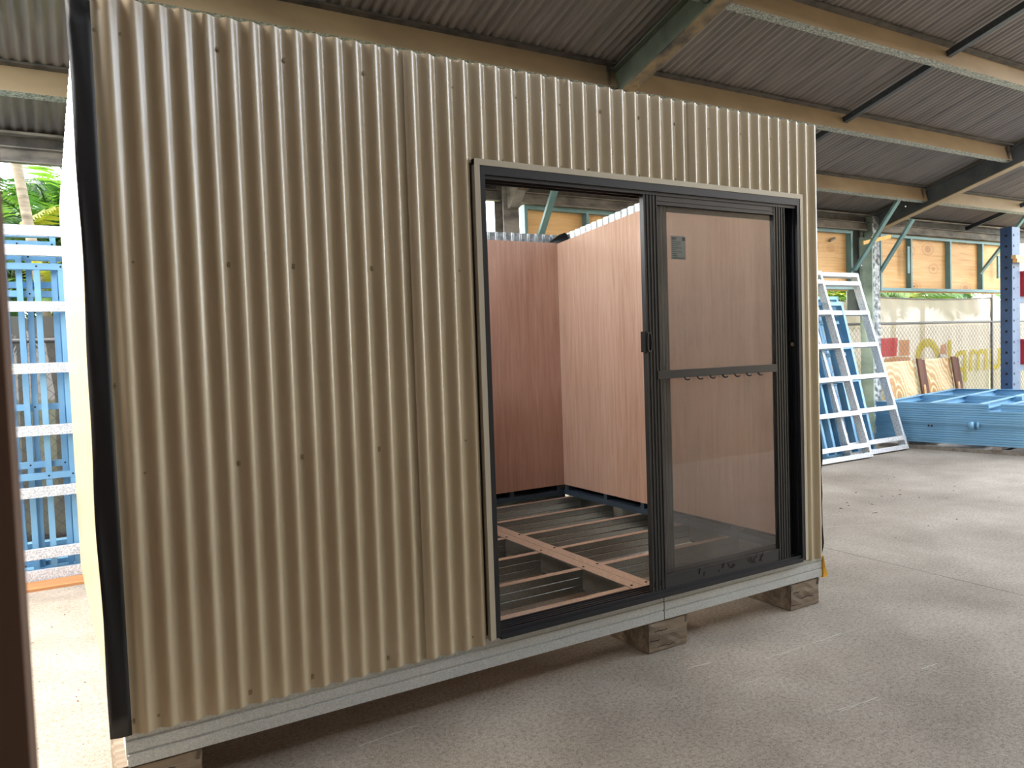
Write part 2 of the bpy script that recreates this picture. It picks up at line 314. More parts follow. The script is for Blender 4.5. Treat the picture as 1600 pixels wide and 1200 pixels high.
def rafter(x, m1='green', m2='rust'):
    d, fw_, t = .235, .13, .012
    y0, y1 = YF, 4.42
    W = Vector((0, SL, 1))/sl; off = -.035
    pr = lambda a, b, c, e: [(a, b), (c, b), (c, e), (a, e)]
    def piece(name, m, prof):
        return MB().extrude(prof, (x, y0, RZ(y0)+off), (x, y1, RZ(y1)+off), (1, 0, 0), W).build(name, m, ceil)
    piece('rafter', m1, [(-fw_/2, 0), (-fw_/2, -t), (-.006, -t), (-.006, -d), (.006, -d), (.006, -t), (fw_/2, -t), (fw_/2, 0)])
    lab(piece('bottom_flange', m2, pr(-fw_/2, -d-t, fw_/2, -d)), 'rust-flaked bottom flange of the rafter' if m2 == 'rust' else 'tan bottom flange of the rafter')
M['rafter2'] = mottled('grey_steel', [(.3, (66, 72, 76)), (.7, (88, 94, 96))], (5, 5, 5), 8, rough=.55)
rafter(RAFX[0]); rafter(RAFX[1], 'rafter2', 'tan')
def bridging(x, y0, y1):
    if x > 9 and y0 < 2 or y0 < -1.5: return
    W = Vector((0, SL, 1))/sl
    a = Vector((x, y0, RZ(y0)-.09)); b = Vector((x, y1, RZ(y1)-.09))
    MB().extrude([(-.03, -.03), (.03, -.03), (.03, -.025), (-.025, -.025), (-.025, .03), (-.03, .03)], a, b, (1, 0, 0), W).build('bridging_angle', 'dkblue', ceil)
for x in (7.28, 13.3):
    for y0, y1 in ((-3.05, -2.03), (-1.95, -.9), (-.84, .22), (.28, 1.34), (1.4, 2.46), (2.52, 3.59), (3.65, 4.45)): bridging(x, y0, y1)
# eave beam along the low side
for a, b in ((X0, 4.08), (4.28, 10.6), (10.82, 16.2)):
    MB().extrude([(0, 0), (.07, 0), (.07, .01), (.01, .01), (.01, .115), (.06, .115), (.06, .125), (0, .125)], (a, 4.48, 3.15), (b, 4.48, 3.15), (0, -1, 0), (0, 0, 1)).build('eave_beam', 'eave', ceil)
    MB().box(a, b, 4.50, 4.60, 3.27, 3.37).build('eave_packer', 'eaved', ceil)
    MB().box(a, b, 4.40, 4.56, 3.37, 3.39).build('eave_strip', 'eave', ceil)

# ------------------------------------------------------------------ shed back wall: columns, teal studs, plywood
wb = struct(empty('wall_back', (0, 0, 0)))
def column(x0, x1, y0, y1, ztop, ml, mf):
    t = .012
    MB().box(x0, x1, y0, y0+t, 0, ztop).build('column_flange', mf, wb)
    MB().box((x0+x1)/2-.006, (x0+x1)/2+.006, y0+t, y1-t, 0, ztop).build('column_web', ml, wb)
    MB().box(x0, x1, y1-t, y1, 0, ztop).build('column_flange', mf, wb)
column(10.56, 10.73, 4.35, 4.56, 3.36, 'colgreen', 'colgrey')
MB().box(10.535, 10.56, 4.35, 4.56, 0, 3.05).build('column_plate', 'colgreen', wb)
column(4.06, 4.26, 4.32, 4.52, 3.42, 'eave', 'eave')
MB().extrude([(0, 0), (0, -.38), (.06, -.38), (.42, -.06), (.42, .0)], (4.10, 4.30, 3.42), (4.22, 4.30, 3.42), (0, -1, SL), (0, 0, 1)).build('haunch_plate', 'eave', wb)
def wallbay(x0, x1, studs, zt=3.15, zb=2.26, knots='yply'):
    MB().box(x0, x1, 4.50, 4.585, zt-.045, zt).build('top_plate', 'teal', wb)
    MB().box(x0, x1, 4.50, 4.585, zb, zb+.045).build('bottom_plate', 'teal', wb)
    for s in studs:
        MB().extrude(cprof(.085, .04), (s, 4.5, zb+.045), (s, 4.5, zt-.045), (0, 1, 0), (1, 0, 0)).build('stud', 'teal', wb)
    es = [x0]+[s+.02 for s in studs[1:-1]]+[x1]
    for a, b in zip(es, es[1:]):
        MB().box(a+.003, b-.003, 4.59, 4.605, zb-.02, zt+.16).build('plywood_panel', knots, wb)
wallbay(4.44, 10.30, (4.44, 5.3, 6.2, 7.2, 8.1, 9.1, 10.25))
wallbay(10.98, 14.9, (10.98, 11.78, 12.9, 13.9, 14.86), 3.14, 2.25)
MB().box(10.305, 10.975, 4.62, 4.635, 1.9, 3.32).build('column_shade_sheet', 'green', wb)  # added dark sheet, stands in for the column's shaded left side
# short loose noggins and the yellow strip across the column
MB().box(11.64, 11.70, 4.47, 4.5, 2.53, 2.96).build('noggin', 'teal', wb)
MB().box(14.36, 14.42, 4.47, 4.5, 2.5, 2.9).build('noggin', 'teal', wb)
MB().bar((9.95, 4.56, 3.03), (9.83, 4.56, 2.98), .03, .03).build('offcut', 'beam', wb)
lab(MB().bar((10.30, 4.335, 2.94), (10.98, 4.335, 3.07), .02, .055).build('timber_strip', 'yellow', wb), 'yellow strip across the green column')
def brace(a, b): MB().extrude(cprof(.075, .035), a, b, (1, 0, 0), (0, .7, .7)).build('knee_brace', 'teal', wb)
brace((10.25, 4.46, 2.54), (10.18, 3.66, 3.50)); brace((10.88, 4.46, 2.52), (10.46, 3.66, 3.19)); brace((13.74, 4.46, 2.56), (13.6, 3.62, 3.47)); brace((4.56, 4.46, 2.72), (4.30, 3.68, 3.20))
MB().bar((10.2, 3.66, 3.51), (10.62, 3.66, 3.51), .05, .03).build('brace_top', 'teal', wb)
for x, y, z in ((10.27, 3.65, 3.36), (10.40, 4.44, 2.62)): MB().tube([(x, y, z), (x, y-.01, z)], .012, 6).build('bolt', 'galv', wb)

wf = struct(MB().grid([[(X0-.1+j*P/4, -4.32+AMP*math.cos(2*math.pi*j/4), z) for j in range(950)] for z in (0, 5.4)]).build('wall_front_light_block', 'tan', None, True))  # unseen wall, placed to block front light and bounce some back
wl = struct(MB().box(-.42, -.36, -4.3, -.06, 0, 4.6).build('wall_left_light_block', 'post'))  # unseen wall, put in to keep left light off the cabin front
# ------------------------------------------------------------------ chain link fence with shade cloth
fn = empty('chain_link_fence', (6.8, 4.66, 0)); tag(fn, 'chain link fence with pipe rails and shade cloth along the back of the shed', 'fence')
ox = 6.8
for x in (-1.2, 1.9, 5.1, 8.3, 11.4-.35, 14.5, 16.6): MB().tube([(x-ox, 0, -.05), (x-ox, 0, 2.24)], .024, 8).build('post', 'pipe', fn, True)
for z, a, b in ((1.735, -1.4, 17), (.08, -1.4, 17)): MB().tube([(a-ox, 0, z), (b-ox, 0, z)], .02, 8).build('rail', 'pipe', fn, True)
p = .05
w = MB(); nx = int(18.2/p); nz = int(1.65/p)
for i in range(nx):
    w.tube([(-1.3-ox+i*p+(p if (k+i) % 2 else 0), -.02+.004*(1 if (k+i) % 2 else -1), .08+k*p) for k in range(nz+1)], .0028, 3, False)
ml = w.build('wire_mesh', 'wire', fn); ml['kind'] = 'stuff'
def cloth(x0, x1, z0, z1, y, m, sag=.03, seed=1):
    rnd = random.Random(seed); rows = []; nxx = 40; ph = rnd.random()*6
    for j in range(9):
        t = j/8
        rows.append([(x0+(x1-x0)*i/nxx-ox, y+.012*math.sin(i*1.3+ph+t*2)+.008*math.sin(i*.5+t*5), z0+(z1-z0)*t-sag*t*math.sin(math.pi*i/nxx)+.01*t*math.sin(i*2.1+ph)) for i in range(nxx+1)])
    return MB().grid(rows).build('shade_cloth', m, fn, True)
cloth(10.95, 14.48, .03, 1.74, .035, 'cloth', 0, 1); cloth(14.52, 17, .03, 1.74, .035, 'cloth', 0, 2)
cloth(10.95, 14.48, 1.72, 2.16, .02, 'clothtop', .035, 3); cloth(14.52, 17, 1.72, 2.14, .02, 'clothtop', .02, 4)
cloth(4.9, 10.9, .03, 2.1, .035, 'cloth', .02, 5)
cloth(-1.3, 1.9, .03, 1.95, .035, 'clothd', .02, 6); cloth(1.95, 4.85, .03, 1.95, .035, 'clothd', .02, 7)
MB().tube([(10.95-ox+3.53*i/12, 0, 2.165-.035*math.sin(math.pi*i/12)) for i in range(13)], .011, 6).build('cloth_hem', 'pipe', fn, True)

# ------------------------------------------------------------------ printed sign on the outside of the fence (read here from behind)
sg = empty('banner_sign', (13.3, 4.664, .6)); tag(sg, 'see-through banner with yellow lettering seen mirrored through the fence', 'sign')
def flat(name, pts, m, y=0): 
    k = len(pts); me = MB(); me.v = [(x-13.3, y, z-.6) for x, z in pts]+[(x-13.3, y+.003, z-.6) for x, z in pts]
    me.f = [tuple(range(k)), tuple(range(2*k-1, k-1, -1))]+[(i, i+k, (i+1) % k+k, (i+1) % k) for i in range(k)]
    return me.build(name, m, sg)
flat('red_square', [(11.19, 1.2), (11.62, 1.2), (11.66, 1.5), (11.19, 1.5)], 'letterr')
flat('orange_patch', [(11.30, 1.0), (11.95, 1.02), (12.0, 1.17), (11.68, 1.19), (11.3, 1.17)], 'lettero')
flat('orange_patch', [(11.7, 1.2), (11.98, 1.2), (11.98, 1.46), (11.7, 1.46)], 'lettero')
arc = [(12.5+.36*math.cos(a)*1, 1.13+.34*math.sin(a)) for a in [math.pi*i/14 for i in range(15)]]+[(12.5+.22*math.cos(a), 1.13+.2*math.sin(a)) for a in [math.pi*(14-i)/14 for i in range(15)]]
flat('yellow_arch', arc, 'letter')
for cx, cz in ((12.42, 1.06), (12.58, 1.09), (12.5, 1.0), (12.86, 1.16), (12.95, 1.12)):
    flat('white_flower', [(cx+(.07 if k % 2 else .035)*math.cos(k*math.pi/5), cz+(.07 if k % 2 else .035)*math.sin(k*math.pi/5)) for k in range(10)], 'letterw')
flat('orange_patch', [(12.85, 1.2), (13.06, 1.18), (13.05, 1.38), (12.9, 1.34)], 'lettero')
cu = bpy.data.curves.new('lettering', 'FONT'); cu.body = 'Jump!'; cu.size = 1.0; cu.extrude = .002; cu.offset = .012
to = bpy.data.objects.new('lettering_tmp', cu); C.objects.link(to)
bpy.context.view_layer.update()
me = bpy.data.meshes.new_from_object(to.evaluated_get(bpy.context.evaluated_depsgraph_get()))
bpy.data.objects.remove(to)
me.materials.clear(); me.materials.append(M['letter'])
xs = [v.co.x for v in me.vertices]; wdt = max(xs)-min(xs)
lo = bpy.data.objects.new('lettering', me); C.objects.link(lo); lo.parent = sg
# baseline z .8, right hand end (p) of the word at the left as seen from inside
lo.rotation_euler = (math.radians(90), 0, math.radians(180)); lo.scale = (.9, .8, 1)
lo.location = (15.09-13.3, .002, .87-.6)

# ------------------------------------------------------------------ palms outside
def frond(length, droop, leaf, nl=32, wid=.045, ll=.42):
    m = MB(); pts = []
    for i in range(9):
        t = i/8; pts.append(Vector((length*t*math.cos(droop*t*.8), 0, length*(t*.55-droop*.62*t*t))))
    m.tube(pts, [.014*(1-.8*i/8) for i in range(9)], 4)
    for k in range(nl):
        t = .12+.88*k/nl; q = t*8; i = min(int(q), 7); c = pts[i].lerp(pts[i+1], q-i); d = (pts[i+1]-pts[i]).normalized()
        l = ll*math.sin(math.pi*(.12+.86*t))**.6
        for s in (-1, 1):
            side = Vector((0, s, 0)); e = c+(d*.55+side*.75+Vector((0, 0, -.28-.15*random.random()))).normalized()*l*(.85+.3*random.random())
            mid = c.lerp(e, .45)+Vector((0, 0, .03)); n = len(m.v); wv = d*wid*.5
            m.v += [tuple(c), tuple(mid+wv), tuple(e), tuple(mid-wv)]; m.f.append((n, n+1, n+2, n+3))
    return m
fmeshes = []
for L_, dr, lf in ((1.7, .9, 'leaf'), (1.9, 1.2, 'leafd'), (1.6, .6, 'leafy'), (1.8, 1.0, 'leafd'), (2.0, .75, 'leaf')):
    mm = frond(L_, dr, lf); me = bpy.data.meshes.new('frond'); me.from_pydata(mm.v, [], mm.f); me.materials.append(M[lf]); fmeshes.append(me)
def palm(x, y, h, label, lean=(0, 0), r=.07, nf=12, barkm='bark', scale=1.0, kinds=None):
    t = empty('palm_tree', (x, y, -.13)); tag(t, label, 'tree', None)
    pts = [(lean[0]*(i/8), lean[1]*(i/8), h*i/8) for i in range(9)]
    MB().tube(pts, [r*(1.15-.35*i/8) for i in range(9)], 9).build('trunk', barkm, t, True)
    for k in range(nf):
        o = inst((kinds or fmeshes)[k % len(kinds or fmeshes)] , 'frond', t, (lean[0], lean[1], h-.02-.02*(k % 3)), (random.uniform(-.25, .25), random.uniform(-.5, .35), k*2*math.pi/nf*1.0+random.uniform(-.2, .2)+k*2.4))
        o.scale = (scale,)*3
    return t
Fd = [fmeshes[1], fmeshes[3], fmeshes[0]]; Fy = [fmeshes[2], fmeshes[4], fmeshes[0]]
palm(0.0, 6.0, 4.6, 'palm with a pale leaning ringed trunk behind the left fence', (-.52, 0), .052, 12)
palm(.35, 7.2, 2.6, 'green cane palm right of the pale leaning trunk', (.1, .1), .04, 22, 'cane', 1.0, Fd)
palm(-.9, 7.0, 2.5, 'bushy palm left of the pale leaning trunk', (-.05, 0), .05, 22, 'cane', 1.0)
palm(-.55, 8.0, 2.6, 'broad green palm straight behind the pale leaning trunk', (0, 0), .05, 26, 'cane', 1.1, Fd)
palm(-.2, 7.4, 3.1, 'green palm with spreading fronds just behind the pale leaning trunk', (.05, 0), .045, 24, 'cane', 1.0, [fmeshes[0], fmeshes[3]])
palm(.1, 8.6, 3.3, 'tall dark palm far behind the left fence', (0, 0), .06, 24, 'bark', 1.25, Fd)
palm(-1.0, 9.2, 3.6, 'farthest dark palm at the left behind the fence', (0, 0), .06, 24, 'bark', 1.25, Fd)
palm(.18, 6.6, 2.1, 'low yellow-stemmed cane palm behind the left fence', (.12, 0), .035, 16, 'cane', .8, Fy)
for k, (x, y, h, l) in enumerate(((11.8, 7.4, 2.35, 'low palm behind the red square of the banner'), (13.0, 7.3, 2.3, 'low yellowish palm behind the yellow arch of the banner'), (14.2, 7.5, 2.4, 'low palm behind the mirrored lettering'), (15.6, 7.3, 2.35, 'low palm behind the fence near the blue rack'), (17.2, 7.6, 2.5, 'tall palm behind the fence beyond the blue rack'), (10.4, 7.4, 2.4, 'palm behind the fence beside the green column'))):
    palm(x, y, h, l, (.05, 0), .06, 20, 'bark', 1.05, Fy if k % 2 else None)

# ------------------------------------------------------------------ the cabin
cab = empty('portable_cabin', (0, 0, 0)); tag(cab, 'cream corrugated steel cabin without a roof, standing on timber blocks, with a black sliding door', 'cabin')
ZT, ZB = 2.722, .267
DX0, DX1, DZ1 = 1.395, 3.418, 2.31
def corr_piece(m, x0, x1, z0, z1, y, nz=2, wav=0, lift=0):
    n = max(2, int(round((x1-x0)/P*12))+1); rows = []
    for k in range(nz):
        z = z0+(z1-z0)*k/(nz-1)
        r = []
        for j in range(n):
            x = x0+(x1-x0)*j/(n-1)
            dy = wav*math.sin(z*5.1+x*3)*math.exp(-x*6) if wav else 0
            r.append((x, y-.0095*math.cos(2*math.pi*(x/P+.30))+dy-(lift*math.exp(-(x-x0)/.014) if lift else 0), z))
        rows.append(r)
    m.grid(rows)
def sheet(a, b, proud, name='cladding_sheet'):
    m = MB(); x0, x1 = a*P, b*P; y = -proud
    lf = .006 if proud and a > 1 else 0
    if x1 <= DX0-.02: corr_piece(m, x0, x1, ZB, ZT, y, 16, .004)
    else:
        xa = max(x0, 0)
        if x0 < DX0-.024: corr_piece(m, x0, DX0-.024, ZB, ZT, y, 2, 0, lf); xa = DX0-.024
        xb = min(x1, DX1+.015)
        if xa < xb: corr_piece(m, xa, xb, DZ1, ZT, y)
        if x1 > DX1+.015: corr_piece(m, max(DX1+.015, x0), x1, ZB, ZT, y)
    return m.build(name, 'cream', cab, True)
for k, (a, b) in enumerate(((-.05, 4.55), (4.35, 14.5), (14.3, 24.5), (24.3, 34.5), (34.3, 44.5), (44.3, 47.1))): sheet(a, b, .0042 if k % 2 == 0 else 0)
# screws
hm = MB().tube([(0, -.002, 0), (0, .002, 0)], .0105, 12); hm.tube([(0, -.007, 0), (0, -.002, 0)], .0052, 6)
sme = bpy.data.meshes.new('screw'); sme.from_pydata(hm.v, [], hm.f); sme.materials.append(mat('screw_head', (142, 128, 98), .35, .1))
SCR = [(.28, 2.60), (.30, 2.60)]
SCR = [(.5, 2.61), (1.5, 2.61), (5.5, 2.61), (8.5, 2.61), (12.5, 2.61), (17.5, 2.61), (21.5, 2.61), (24.5, 2.61), (27.5, 2.61), (30.5, 2.61), (33.5, 2.61), (36.5, 2.61), (39.5, 2.61), (42.5, 2.61), (44.5, 2.61),
       (1.5, 1.86), (5.5, 1.86), (8.5, 1.86), (12.5, 1.86), (17.5, 1.86), (.5, 1.45), (1.5, 1.15), (5.5, 1.15), (8.5, 1.15), (12.5, 1.15), (17.5, 1.15),
       (.5, .31), (1.5, .31), (5.5, .31), (8.5, .31), (12.5, .31), (17.5, .31), (44.5, 1.5), (45.5, 1.05)]
SCR += [(x, 2.335) for x in (20.5, 24.5, 26.5, 30.5, 33.5, 36.5, 39.5, 42.5, 44.5)]
for i, z in SCR: inst(sme, 'screw', cab, ((i-.5+.19)*P, AMP+.0015, z))
# side and back cladding: vertical corrugations
XL = lambda y: -.028-.024*y
TOPS = lambda y: 2.71-.0905*y
def sidesheet(y0, y1, fx, ztop, m_, name):
    m = MB(); n = int((y1-y0)/P*10)+1; rows = [[], []]
    for j in range(n):
        y = y0+(y1-y0)*j/(n-1); x = fx(y)+AMP*math.cos(2*math.pi*y/P)
        rows[0].append((x, y, ZB)); rows[1].append((x, y, ztop(y)))
    m.grid(rows); return m.build(name, m_, cab, True)
for a, b in ((0.01, .77), (.76, 1.53), (1.52, 2.28), (2.27, 2.555)):
    sidesheet(a, b, XL, TOPS, 'cream', 'cladding_sheet')
for a, b in ((0.01, .77), (.76, 1.53), (1.52, 2.28), (2.27, 2.555)):
    sidesheet(a, b, lambda y: 3.585, TOPS, 'cream', 'cladding_sheet')
for a, b in ((0.0, .77), (.76, 1.53), (1.52, 2.28), (2.27, 3.04), (3.03, 3.585)):
    m = MB(); n = int((b-a)/P*10)+1
    m.grid([[(a+(b-a)*j/(n-1), 2.56+AMP*math.cos(2*math.pi*(a+(b-a)*j/(n-1))/P), z) for j in range(n)] for z in (ZB, 2.482)]); m.build('cladding_sheet', 'cream', cab, True)
# unpainted inner faces of the cladding above the lining (zinc coated back of the sheets)
m = MB(); n = 340
m.grid([[(3.5835+AMP*math.cos(2*math.pi*(.01+2.545*j/(n-1))/P)-.002, .01+2.545*j/(n-1), (2.2 if k == 0 else TOPS(.01+2.545*j/(n-1))-.001)) for j in range(n)] for k in (0, 1)]); lab(m.build('zinc_back', 'zinc', cab, True), 'unpainted zinc inner face of the sheeting')
m = MB(); n = 480
m.grid([[(3.58*j/(n-1), 2.557+AMP*math.cos(2*math.pi*3.58*j/(n-1)/P), z) for j in range(n)] for z in (2.2, 2.4815)]); lab(m.build('zinc_back', 'zinc', cab, True), 'unpainted zinc inner face of the sheeting')
m = MB(); n = 340
m.grid([[(XL(.01+2.545*j/(n-1))+AMP*math.cos(2*math.pi*(.01+2.545*j/(n-1))/P)+.003, .01+2.545*j/(n-1), (.3 if k == 0 else TOPS(.01+2.545*j/(n-1))-.001)) for j in range(n)] for k in (0, 1)]); lab(m.build('zinc_back', 'zinc', cab, True), 'unpainted zinc inner face of the sheeting')
m = MB(); m.grid([[(.0+1.36*j/220, .004-AMP*math.cos(2*math.pi*((1.36*j/220)/P+.30))+.003, z) for j in range(221)] for z in (.3, ZT-.002)]); lab(m.build('zinc_back', 'zinc', cab, True), 'unpainted zinc inner face of the sheeting')
m = MB(); m.grid([[(1.36+2.22*j/340, .004-AMP*math.cos(2*math.pi*((1.36+2.22*j/340)/P+.30))+.003, z) for j in range(341)] for z in (DZ1, ZT-.002)]); lab(m.build('zinc_back', 'zinc', cab, True), 'unpainted zinc inner face of the sheeting')
# black membrane flap on the left corner, remnants on the right corner and in the back corner
rows = []
for k in range(30):
    t = k/29; z = .276+(2.692-.276)*t; xo = -.0625+.0035*t+.003*math.sin(z*4.2)+.002*math.sin(z*11)
    rows.append([(xo+(.006-xo)*j/5, -.016+.006*math.sin(z*6+j*.9)*(1-j/5)-.002*j/5, z) for j in range(6)])
m = MB().grid(rows); flap = m.build('membrane_flap', 'black', cab, True); lab(flap, 'black plastic membrane flap hanging off the left corner')
flap.modifiers.new('thick', 'SOLIDIFY').thickness = .0015
rows = []
for k in range(24):
    z = .285+.75*k/23; w_ = .012+.007*math.sin(z*17)+.004*math.sin(z*41)
    rows.append([(3.592+w_*j/3, .012+.006*math.sin(z*23+j), z) for j in range(4)])
e = MB().grid(rows).build('membrane_edge', 'black', cab, True); lab(e, 'ragged black membrane edge on the right corner'); e.modifiers.new('thick', 'SOLIDIFY').thickness = .0015
m = MB().grid([[(3.42, 2.50, 2.395), (3.50, 2.46, 2.402), (3.56, 2.40, 2.412)], [(3.46, 2.53, 2.425), (3.52, 2.50, 2.45), (3.56, 2.44, 2.47)], [(3.50, 2.54, 2.44), (3.545, 2.52, 2.482), (3.565, 2.46, 2.492)]])
e = m.build('membrane_corner', 'black', cab, True); e.modifiers.new('thick', 'SOLIDIFY').thickness = .002
# chassis
def cbeam(x0, x1, name='chassis_beam'):
    pr = [(0, 0), (0, .040), (.007, .0425), (.007, .0455), (0, .050), (0, .086), (.007, .0885), (.007, .0915), (0, .096), (0, .15), (.05, .15), (.05, .147), (.006, .147), (.006, .003), (.05, .003), (.05, 0)]
    return MB().extrude(pr, (x0, .010, .155), (x1, .010, .155), (0, 1, 0), (0, 0, 1)).build(name, 'galv', cab)
cbeam(-.01, 2.3825); cbeam(2.3885, 3.588)
MB().box(2.3815, 2.3895, .016, .05, .156, .30).build('beam_gap', 'dark', cab)
MB().extrude(cprof(.15, .05), (-.012, .062, .155), (-.012, 2.55, .155), (0, 0, 1), (1, 0, 0)).build('chassis_beam', 'galv', cab)
MB().extrude(cprof(.15, .05), (3.59, .062, .155), (3.59, 2.55, .155), (0, 0, 1), (-1, 0, 0)).build('chassis_beam', 'joist', cab)
MB().extrude(cprof(.15, .05), (.04, 2.55, .155), (3.54, 2.55, .155), (0, 0, 1), (0, -1, 0)).build('chassis_beam', 'joist', cab)
tr = [(0, 0), (.008, .0), (.05, -.118), (.012, -.118)]
st = MB(); st.v = [(3.5925, .004, .272), (3.5975, .002, .272), (3.606, .0, .21), (3.634, .004, .150), (3.598, .004, .143), (3.5925, .006, .145), (3.5925, .016, .272), (3.5975, .016, .272), (3.606, .016, .21), (3.634, .018, .150), (3.598, .018, .143), (3.5925, .018, .145)]
st.f = [(0, 5, 4, 3, 2, 1), (6, 7, 8, 9, 10, 11), (0, 1, 7, 6), (1, 2, 8, 7), (2, 3, 9, 8), (3, 4, 10, 9), (4, 5, 11, 10), (5, 0, 6, 11)]
lab(st.build('tape_tail', 'yellow', cab), 'yellow plastic tail hanging from the right end of the chassis')
# floor joists (ribbed C sections) and the double bearer
def joist(y, x0, x1):
    pr = [(0, 0), (0, .038), (.0035, .042), (0, .046), (0, .083), (.0035, .087), (0, .091), (0, .127), (.045, .127), (.045, .115), (.042, .115), (.042, .124), (.004, .124), (.004, .003), (.045, .003), (.045, 0)]
    j = MB().extrude(pr, (x0, y, .156), (x1, y, .156), (0, 1, 0), (0, 0, 1)).build('joist', 'joist', cab)
    lab(MB().box(x0, x1, y+.0005, y+.0445, .283, .2845).build('joist_flange', 'flange', cab), 'tan top flange of the joist')  # flange strip in tan, set apart from the grey joist steel
for y in (.17, .595, 1.03, 1.455, 1.88, 2.32):
    joist(y, .04, 2.31); joist(y, 2.457, 3.54)
    for a, b in ((.04, 2.31), (2.457, 3.54)):
        pass
for x0, x1 in ((2.312, 2.382), (2.386, 2.456)):
    s = 1 if x0 > 2.385 else -1
    MB().extrude(cprof(.13, .07), (2.386 if s > 0 else 2.382, .062, .155), (2.386 if s > 0 else 2.382, 2.5, .155), (0, 0, 1), (s, 0, 0)).build('bearer', 'joist', cab)
    fl = MB().box(x0, x1, .062, 2.5, .2855, .288).build('bearer_flange', 'flange', cab); lab(fl, 'tan top flange of the double bearer')
bm = MB()
for y in (.2, .62, 1.06, 1.48, 1.9, 2.34):
    for x in (2.335, 2.433): bm.tube([(x, y, .288), (x, y, .2905)], .007, 8)
bm.build('bearer_bolts', 'dark', cab)
# wall frames: bottom plates, stud stubs, linings, membranes
MB().box(3.475, 3.565, .09, 2.5, .2855, .325).build('bottom_plate', 'plate', cab)
MB().box(.05, 3.47, 2.452, 2.545, .2855, .325).build('bottom_plate', 'plate', cab)
MB().box(.03, .12, .09, 2.44, .2855, .325).build('bottom_plate', 'plate', cab)
for y in (.12, .56, 1.0, 1.44, 1.88, 2.40):
    MB().extrude(cprof(.075, .04), (3.48, y, .325), (3.48, y, TOPS(y)-.12), (1, 0, 0), (0, 1, 0)).build('stud', 'plate', cab)
    MB().extrude(cprof(.075, .04), (.03, y, .325), (.03, y, TOPS(y)-.12), (1, 0, 0), (0, 1, 0)).build('stud', 'plate', cab)
for x in (.15, .7, 1.25, 1.8, 2.35, 2.94, 3.40):
    MB().extrude(cprof(.075, .04), (x, 2.46, .325), (x, 2.46, 2.38), (0, 1, 0), (1, 0, 0)).build('stud', 'plate', cab)
for x in (.15, .6, 1.05, 1.32): MB().extrude(cprof(.07, .04), (x, .02, .30), (x, .02, 2.58), (0, 1, 0), (1, 0, 0)).build('stud', 'plate', cab)
MB().box(.1, 3.46, .02, .09, 2.545, 2.585).build('top_plate', 'plate', cab)
MB().box(1.36, 3.46, .03, .09, 2.32, 2.36).build('lintel', 'plate', cab)
MB().grid([[(3.572, .05, .3), (3.572, 2.54, .3)], [(3.572, .05, .6), (3.572, 2.54, .6)]]).build('wall_membrane', 'foil', cab)
rows = [[(.05+3.4*j/60, 2.548-.008*abs(math.sin(j*1.7+k)), .3+.06*k) for j in range(61)] for k in range(4)]
MB().grid(rows).build('wall_membrane', 'foil', cab, True)
def lining(y0, y1, m_='ply'):
    z = lambda y: 2.606-.0885*y
    m = MB(); m.v = [(x, y, zz) for x in (3.466, 3.4745) for y, zz in ((y0, .372), (y1, .372), (y1, z(y1)), (y0, z(y0)))]
    m.f = [(0, 1, 2, 3), (7, 6, 5, 4), (0, 4, 5, 1), (1, 5, 6, 2), (2, 6, 7, 3), (3, 7, 4, 0)]
    return m.build('plywood_panel', m_, cab)
lining(.1, 2.445)
for a, b in ((.11, 1.06), (1.061, 2.26), (2.261, 3.465)): MB().box(a, b, 2.446, 2.4545, .372, 2.397).build('plywood_panel', 'plyd', cab)
for a, b in ((.1, 1.2485), (1.2495, 2.445)):
    z = lambda y: 2.606-.0885*y
    m = MB(); m.v = [(x, y, zz) for x in (.118, .1265) for y, zz in ((a, .372), (b, .372), (b, z(b)), (a, z(a)))]
    m.f = [(0, 1, 2, 3), (7, 6, 5, 4), (0, 4, 5, 1), (1, 5, 6, 2), (2, 6, 7, 3), (3, 7, 4, 0)]
    m.build('plywood_panel', 'ply', cab)
nm = MB().tube([(0, 0, 0), (-.002, 0, 0)], .004, 6); nme = bpy.data.meshes.new('nail'); nme.from_pydata(nm.v, [], nm.f); nme.materials.append(M['galv'])
for y in (.32, .8): 
    for z in (2.25, 1.8, 1.35, .9, .5): inst(nme, 'nail', cab, (3.466, y, z))
# cream reveal trim round the door
lab(MB().box(1.384, 1.409, -.022, .03, .283, 2.324).build('door_trim', 'trim', cab), 'cream folded trim, left side of the door')
lab(MB().box(1.384, 3.433, -.0225, .03, 2.299, 2.3245).build('door_trim', 'trim', cab), 'cream folded trim over the door')
lab(MB().box(3.412, 3.4335, -.022, .03, .283, 2.324).build('door_trim', 'trim', cab), 'cream folded trim, right side of the door')
MB().box(1.355, 1.384, .006, .012, .30, 2.31).build('slot_shade_strip', 'black', cab)  # black sarking strip in the gap, standing in for the sheet end's shadow

